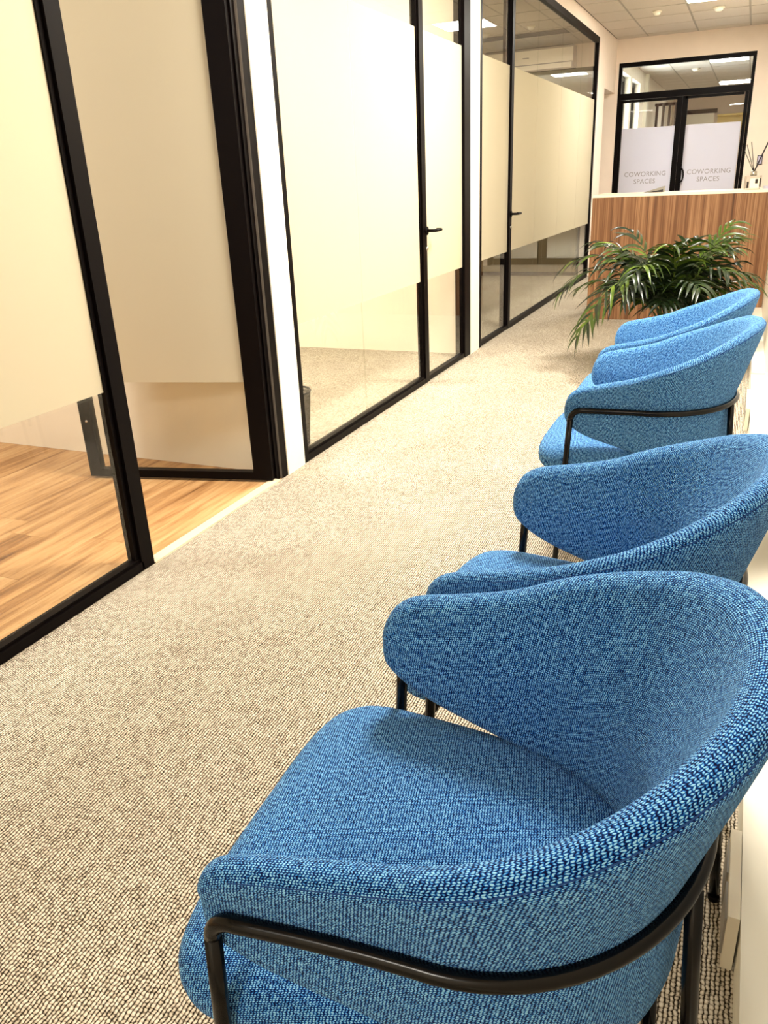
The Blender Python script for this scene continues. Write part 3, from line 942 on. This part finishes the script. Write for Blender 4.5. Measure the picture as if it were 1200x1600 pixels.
def shell_bm():
    bm = bmesh.new()
    uvl = bm.loops.layers.uv.new('UVMap')
    ss = []
    a = [0, 0.0006, 0.002, 0.0045, 0.008, 0.013, 0.019, 0.027, 0.036, 0.047, 0.06]
    ss += a
    k = 46
    for i in range(1, k): ss.append(0.06 + (SB - 0.06) * i / k)
    ss = ss + [SB] + [2 * SB - v for v in reversed(ss)]
    NA, NS = 8, 11
    rings = []
    for s in ss:
        zt, zb, ln, q = shell_section(s)
        x, y, nx, ny = plan(s)
        hh = (zt - zb) / 2
        zm = (zt + zb) / 2
        ht = HT * min(1.0, (q / 0.014) ** 0.5) if q < 0.014 else HT
        ht = max(0.0008, ht) * (1.0 + 0.18 * min(1, max(0, (q - 0.1) / 0.4)))
        cap = min(hh, ht)
        prof = []
        for i in range(NA):        # top cap outer -> inner
            t = math.pi * i / NA
            prof.append((ht * math.cos(t), hh - cap + cap * math.sin(t)))
        for i in range(NS):
            f = i / NS
            prof.append((-ht, (hh - cap) * (1 - 2 * f)))
        for i in range(NA):
            t = math.pi + math.pi * i / NA
            prof.append((ht * math.cos(t), -hh + cap + cap * math.sin(t)))
        for i in range(NS):
            f = i / NS
            prof.append((ht, -(hh - cap) * (1 - 2 * f)))
        ring, d = [], []
        acc = 0.0
        for j, (n_, z_) in enumerate(prof):
            z = zm + z_
            bulge = 0.004 * (1 - (z_ / max(hh, 1e-4)) ** 2) * (1 if n_ > 0 else -0.5) * min(1, q / 0.08)
            o_ = n_ + bulge + lean_off(ln, z)
            v = bm.verts.new((x + nx * o_, y + ny * o_, z))
            if j: acc += math.hypot(n_ - prof[j - 1][0], z_ - prof[j - 1][1])
            ring.append(v)
            d.append([s, acc])
        tot = acc + math.hypot(prof[0][0] - prof[-1][0], prof[0][1] - prof[-1][1])
        mid_ = d[NA // 2][1]
        for j, u in enumerate(d):
            a_ = u[1] - mid_
            if j >= 2 * NA + NS - NA // 2: a_ -= tot      # outer side runs down from the rim
            u[1] = a_ + 2.0
        rings.append((ring, [tuple(u) for u in d]))
    m_ = len(rings[0][0])
    for (A, dA), (B, dB) in zip(rings[:-1], rings[1:]):
        for j in range(m_):
            k2 = (j + 1) % m_
            f = bm.faces.new((A[j], A[k2], B[k2], B[j]))
            uv = [dA[j], dA[k2], dB[k2], dB[j]]
            if max(abs(dA[j][1] - dA[k2][1]), abs(dB[j][1] - dB[k2][1])) > 0.1: uv = [(dA[j][0], dA[j][1]), (dA[j][0], dA[j][1] + 0.01), (dB[j][0], dB[j][1] + 0.01), (dB[j][0], dB[j][1])]
            for lp, u in zip(f.loops, uv): lp[uvl].uv = u
    bm.faces.new(rings[0][0])
    bm.faces.new(rings[-1][0][::-1])
    return bm


def seat_outline(k, n):
    """closed outline of the cushion, local x forward"""
    t = 2 * math.pi * k / n
    c, s = math.cos(t), math.sin(t)
    e = 2 / 5.2
    xx = math.copysign(abs(c) ** e, c)
    yy = math.copysign(abs(s) ** e, s)
    if xx >= 0:
        x = 0.11 + 0.214 * xx
    else:
        x = 0.11 + 0.300 * math.copysign(abs(c) ** (2 / 2.3), c)
        yy = math.copysign(abs(s) ** (2 / 2.3), s)
    f = (x + 0.190) / 0.50            # 0 back .. 1 front
    hw = 0.218 + 0.055 * min(1, max(0, f)) ** 0.9
    x += 0.006 * (1 - (yy) ** 2) * max(0, xx)
    return x, yy * hw


def seat_bm():
    bm = bmesh.new()
    uvl = bm.loops.layers.uv.new('UVMap')
    n = 112
    prof = [(0.0, 0.487), (0.2, 0.4868), (0.4, 0.486), (0.6, 0.4845), (0.75, 0.482), (0.86, 0.477), (0.93, 0.470), (0.975, 0.459), (0.997, 0.445), (1.0, 0.431),
            (0.99, 0.414), (0.965, 0.402), (0.92, 0.396), (0.75, 0.393), (0.4, 0.393), (0.0, 0.393)]
    cx = 0.075
    rings = []
    for f, z in prof:
        if f == 0:
            rings.append([bm.verts.new((cx, 0, z))])
        else:
            r = []
            for k in range(n):
                x, y = seat_outline(k, n)
                r.append(bm.verts.new((cx + (x - cx) * f, y * f, z)))
            rings.append(r)
    for A, B in zip(rings[:-1], rings[1:]):
        for k in range(n):
            a0, a1 = A[k % len(A)], A[(k + 1) % len(A)]
            b0, b1 = B[k % len(B)], B[(k + 1) % len(B)]
            vs = []
            for v in (a0, b0, b1, a1):
                if v not in vs: vs.append(v)
            f = bm.faces.new(vs)
            for lp in f.loops:
                co = lp.vert.co
                lp[uvl].uv = (co.x * 0.94 + co.y * 0.34 + 3, co.y * 0.94 - co.x * 0.34 - (co.z - 0.45) * 0.8 + 3)
    return bm


RT = 0.0088


def rail_xy(s, z, extra=0.0):
    x, y, nx, ny = plan(s)
    zt, zb, ln, q = shell_section(s)
    ht = HT * (1.0 + 0.18 * min(1, max(0, (q - 0.1) / 0.4)))
    o = ht + 0.004 + RT - 0.001 + lean_off(ln, z) + extra
    return x + nx * o, y + ny * o


RZ = 0.600


def make_chair(label):
    r = empty('armchair', (0, 0, 0), 0, label, 'chair', 'blue armchairs along the right wall')
    # single bent tube : front leg - arm rail - back - arm rail - front leg, split in rail and legs
    s0 = 0.052
    pts = []
    n = 60
    for i in range(n + 1):
        s = s0 + (2 * SB - 2 * s0) * i / n
        x, y = rail_xy(s, RZ)
        pts.append((x, y, RZ))
    def bend(p0, sgn):
        out = []
        rb = 0.032
        for k in range(1, 8):
            a = k / 7 * (math.pi / 2 - 0.10)
            out.append((p0[0] + rb * math.sin(a), p0[1] - sgn * 0.002 * k / 7, p0[2] - rb * (1 - math.cos(a))))
        return out
    b0 = bend(pts[0], 1)
    b1 = bend(pts[-1], -1)
    rail = b0[::-1] + pts + b1
    rl = tube('arm_rail', rail, RT, M['blacktube'], r, 14)
    for e, sg in ((b0[-1], 1), (b1[-1], -1)):
        foot = (0.245, sg * 0.270, 0.0)
        lg = tube('leg', [e] + [tuple(e[i] + (foot[i] - e[i]) * k / 6 for i in range(3)) for k in range(1, 6)] + [(foot[0], foot[1], 0.008)], RT, M['blacktube'], r, 14)
        lathe('leg_glide', [(0, 0), (0.0095, 0), (0.0105, 0.002), (0.0105, 0.010), (0.0088, 0.012), (0, 0.012)], M['black'], lg, 16, (foot[0], foot[1], 0.0))
    for sg in (1, -1):
        s = SB - sg * 0.085
        x, y = rail_xy(s, RZ)
        foot = (-0.262, sg * 0.105, 0.0)
        top = (x - 0.002, y, RZ - 0.004)
        lg = tube('leg', [tuple(top[i] + (foot[i] - top[i]) * k / 6 for i in range(3)) for k in range(0, 6)] + [(foot[0], foot[1], 0.008)], RT, M['blacktube'], r, 14)
        lathe('leg_glide', [(0, 0), (0.0095, 0), (0.0105, 0.002), (0.0105, 0.010), (0.0088, 0.012), (0, 0.012)], M['black'], lg, 16, (foot[0], foot[1], 0.0))
    # seat support frame
    bm = bmesh.new()
    fx = 0.222
    tube_bm(bm, [(fx + 0.012, 0.264, 0.372), (fx + 0.012, -0.264, 0.372)], 0.008, 10)
    tube_bm(bm, [(-0.195, 0.150, 0.372), (-0.195, -0.150, 0.372)], 0.008, 10)
    for sg in (1, -1): tube_bm(bm, [(fx, sg * 0.14, 0.380), (-0.204, sg * 0.14, 0.380)], 0.008, 10)
    finish('seat_frame', bm, M['blacktube'], r, True)
    st = finish('seat', seat_bm(), M['fabric'], r, True)
    sh = finish('backrest', shell_bm(), M['fabric'], r, True)
    # stitched seam running along the rim
    pts = []
    for i in range(90):
        s = 0.05 + (2 * SB - 0.10) * i / 89
        zt, zb, ln, q = shell_section(s)
        x, y, nx, ny = plan(s)
        z = zt - 0.0115
        ht = HT * (1.0 + 0.18 * min(1, max(0, (q - 0.1) / 0.4)))
        o = ht * math.cos(math.asin(min(1, (ht - 0.0115) / ht))) + 0.0003 + lean_off(ln, z)
        pts.append((x + nx * o, y + ny * o, z))
    tube('seam', pts, 0.0008, M['seam'], sh, 6)
    return r


def copy_tree(o, parent=None):
    c = o.copy()
    COL.objects.link(c)
    if parent is not None: c.parent = parent
    for ch in o.children:
        k = copy_tree(ch, c)
        k.matrix_parent_inverse = ch.matrix_parent_inverse.copy()
    return c


CHAIRS = [(-0.196, 0.713, 2.2, 'blue woven armchair nearest the camera, cut by the lower edge'),
          (-0.172, 1.315, -2.0, 'second blue armchair from the front, its seat hidden behind the nearest chair'),
          (-0.204, 2.560, 0.5, 'third blue armchair whose black arm rail faces the camera after a gap'),
          (-0.217, 3.190, 0.5, 'farthest blue armchair, right in front of the potted palm')]
ch0 = None
for i, (cx, cy, rot, lab) in enumerate(CHAIRS):
    if i == 0:
        o = ch0 = make_chair(lab)
    else:
        o = copy_tree(ch0)
        o['label'] = lab
    o.location = (cx, cy, 0)
    o.rotation_euler = (0, 0, math.radians(180 + rot))

# ------------------------------------------------------------------ potted palm
PALM = (-0.42, 5.65)
pm = empty('potted_palm', (PALM[0], PALM[1], 0), 0, 'bushy green palm in a pot between farthest chair and counter', 'plant')
lathe('pot', [(0, 0), (0.12, 0), (0.125, 0.01), (0.16, 0.27), (0.168, 0.275), (0.168, 0.30), (0.155, 0.30), (0.150, 0.27), (0.0, 0.27)], M['pot'], pm, 40)
lathe('soil', [(0, 0.278), (0.08, 0.284), (0.149, 0.271)], M['soil'], pm, 32)
rnd = random.Random(11)


def leaflet_geo(bm, base, d, side, up, L, wd, droop):
    """a folded blade starting at base heading along d"""
    n = 5
    prev = None
    p = base.copy()
    dd = d.copy()
    for i in range(n + 1):
        f = i / n
        w_ = wd * (math.sin(math.pi * min(1, 0.12 + 0.88 * f) ** 0.75) if f < 1 else 0.02) * 0.5 + 0.0004
        sd = dd.cross(up)
        if sd.length < 1e-4: sd = side.copy()
        sd.normalize()
        nn = sd.cross(dd).normalized()
        row = (bm.verts.new(p - sd * w_ + nn * w_ * 0.35), bm.verts.new(p), bm.verts.new(p + sd * w_ + nn * w_ * 0.35))
        if prev:
            bm.faces.new((prev[0], prev[1], row[1], row[0]))
            bm.faces.new((prev[1], prev[2], row[2], row[1]))
        prev = row
        p = p + dd * (L / n)
        dd = (dd + Vector((0, 0, -droop / n))).normalized()


def frond(az, L, elev, droop, nleaf, separate, base=(0, 0, 0.28), lw=0.023, ll=0.20, tw=0.0):
    az = math.radians(az)
    d = Vector((math.cos(az) * math.cos(elev), math.sin(az) * math.cos(elev), math.sin(elev)))
    p = Vector(base)
    n = 22
    pts, dirs = [], []
    for i in range(n + 1):
        pts.append(p.copy())
        dirs.append(d.copy())
        p = p + d * (L / n)
        d = (d + Vector((0, 0, -droop / n * (0.4 + 1.3 * i / n)))).normalized()
    bm = bmesh.new()
    tube_bm(bm, pts, [0.0055 * (1 - 0.85 * i / n) for i in range(n + 1)], 6)
    todo = []
    for k in range(nleaf):
        f = 0.30 + 0.69 * (k // 2) / max(1, nleaf // 2 - 1)
        i = min(n, f * n)
        i0 = min(n - 1, int(i))
        q = pts[i0].lerp(pts[i0 + 1], i - i0)
        dd = dirs[i0]
        sd = dd.cross(Vector((0, 0, 1)))
        if sd.length < 1e-3: sd = Vector((1, 0, 0))
        sd.normalize()
        sgn = 1 if k % 2 else -1
        ang = math.radians(74 - 40 * f + rnd.uniform(-7, 7))
        nn = sd.cross(dd).normalized()
        ld = (dd * math.cos(ang) + sd * sgn * math.sin(ang) + nn * (0.10 + rnd.uniform(-0.1, 0.1))).normalized()
        lL = ll * (0.55 + 0.75 * math.sin(math.pi * min(1, 0.12 + 0.8 * f))) * rnd.uniform(0.88, 1.1)
        todo.append((q, ld, sd, nn, lL, lw * rnd.uniform(0.85, 1.15), rnd.uniform(0.8, 1.7)))
    if not separate:
        for a in todo: leaflet_geo(bm, *a)
        fo = finish('frond', bm, M['leaf'], pm, True)
        fo['kind'] = 'stuff'
        return
    fo = finish('frond', bm, M['stem'], pm, True)
    for a in todo:
        b2 = bmesh.new()
        leaflet_geo(b2, *a)
        finish('leaflet', b2, M['leaf'], fo, True)


# azimuth 180 = towards the corridor, 270 = towards the camera
HERO = [(205, 0.92, 1.05, 2.5, 24), (188, 0.88, 1.12, 2.2, 22), (172, 0.74, 1.22, 1.7, 22), (232, 0.98, 1.00, 2.9, 26), (216, 0.85, 0.80, 2.6, 22), (250, 0.80, 1.15, 2.2, 22),
        (268, 0.75, 1.25, 1.8, 22), (150, 0.66, 1.30, 1.3, 20), (345, 0.66, 1.20, 1.5, 22), (10, 0.60, 1.25, 1.6, 22), (318, 0.66, 1.18, 2.0, 22), (295, 0.72, 1.28, 1.7, 20)]
for k, (az, L, el, dr, nl) in enumerate(HERO):
    frond(az, L, el, dr, nl, True, (rnd.uniform(-.04, .04), rnd.uniform(-.04, .04), 0.278))
for k in range(26):
    frond(rnd.uniform(0, 360), rnd.uniform(0.45, 0.74), rnd.uniform(0.9, 1.4), rnd.uniform(1.0, 2.3), 24, False, (rnd.uniform(-.05, .05), rnd.uniform(-.05, .05), 0.278))
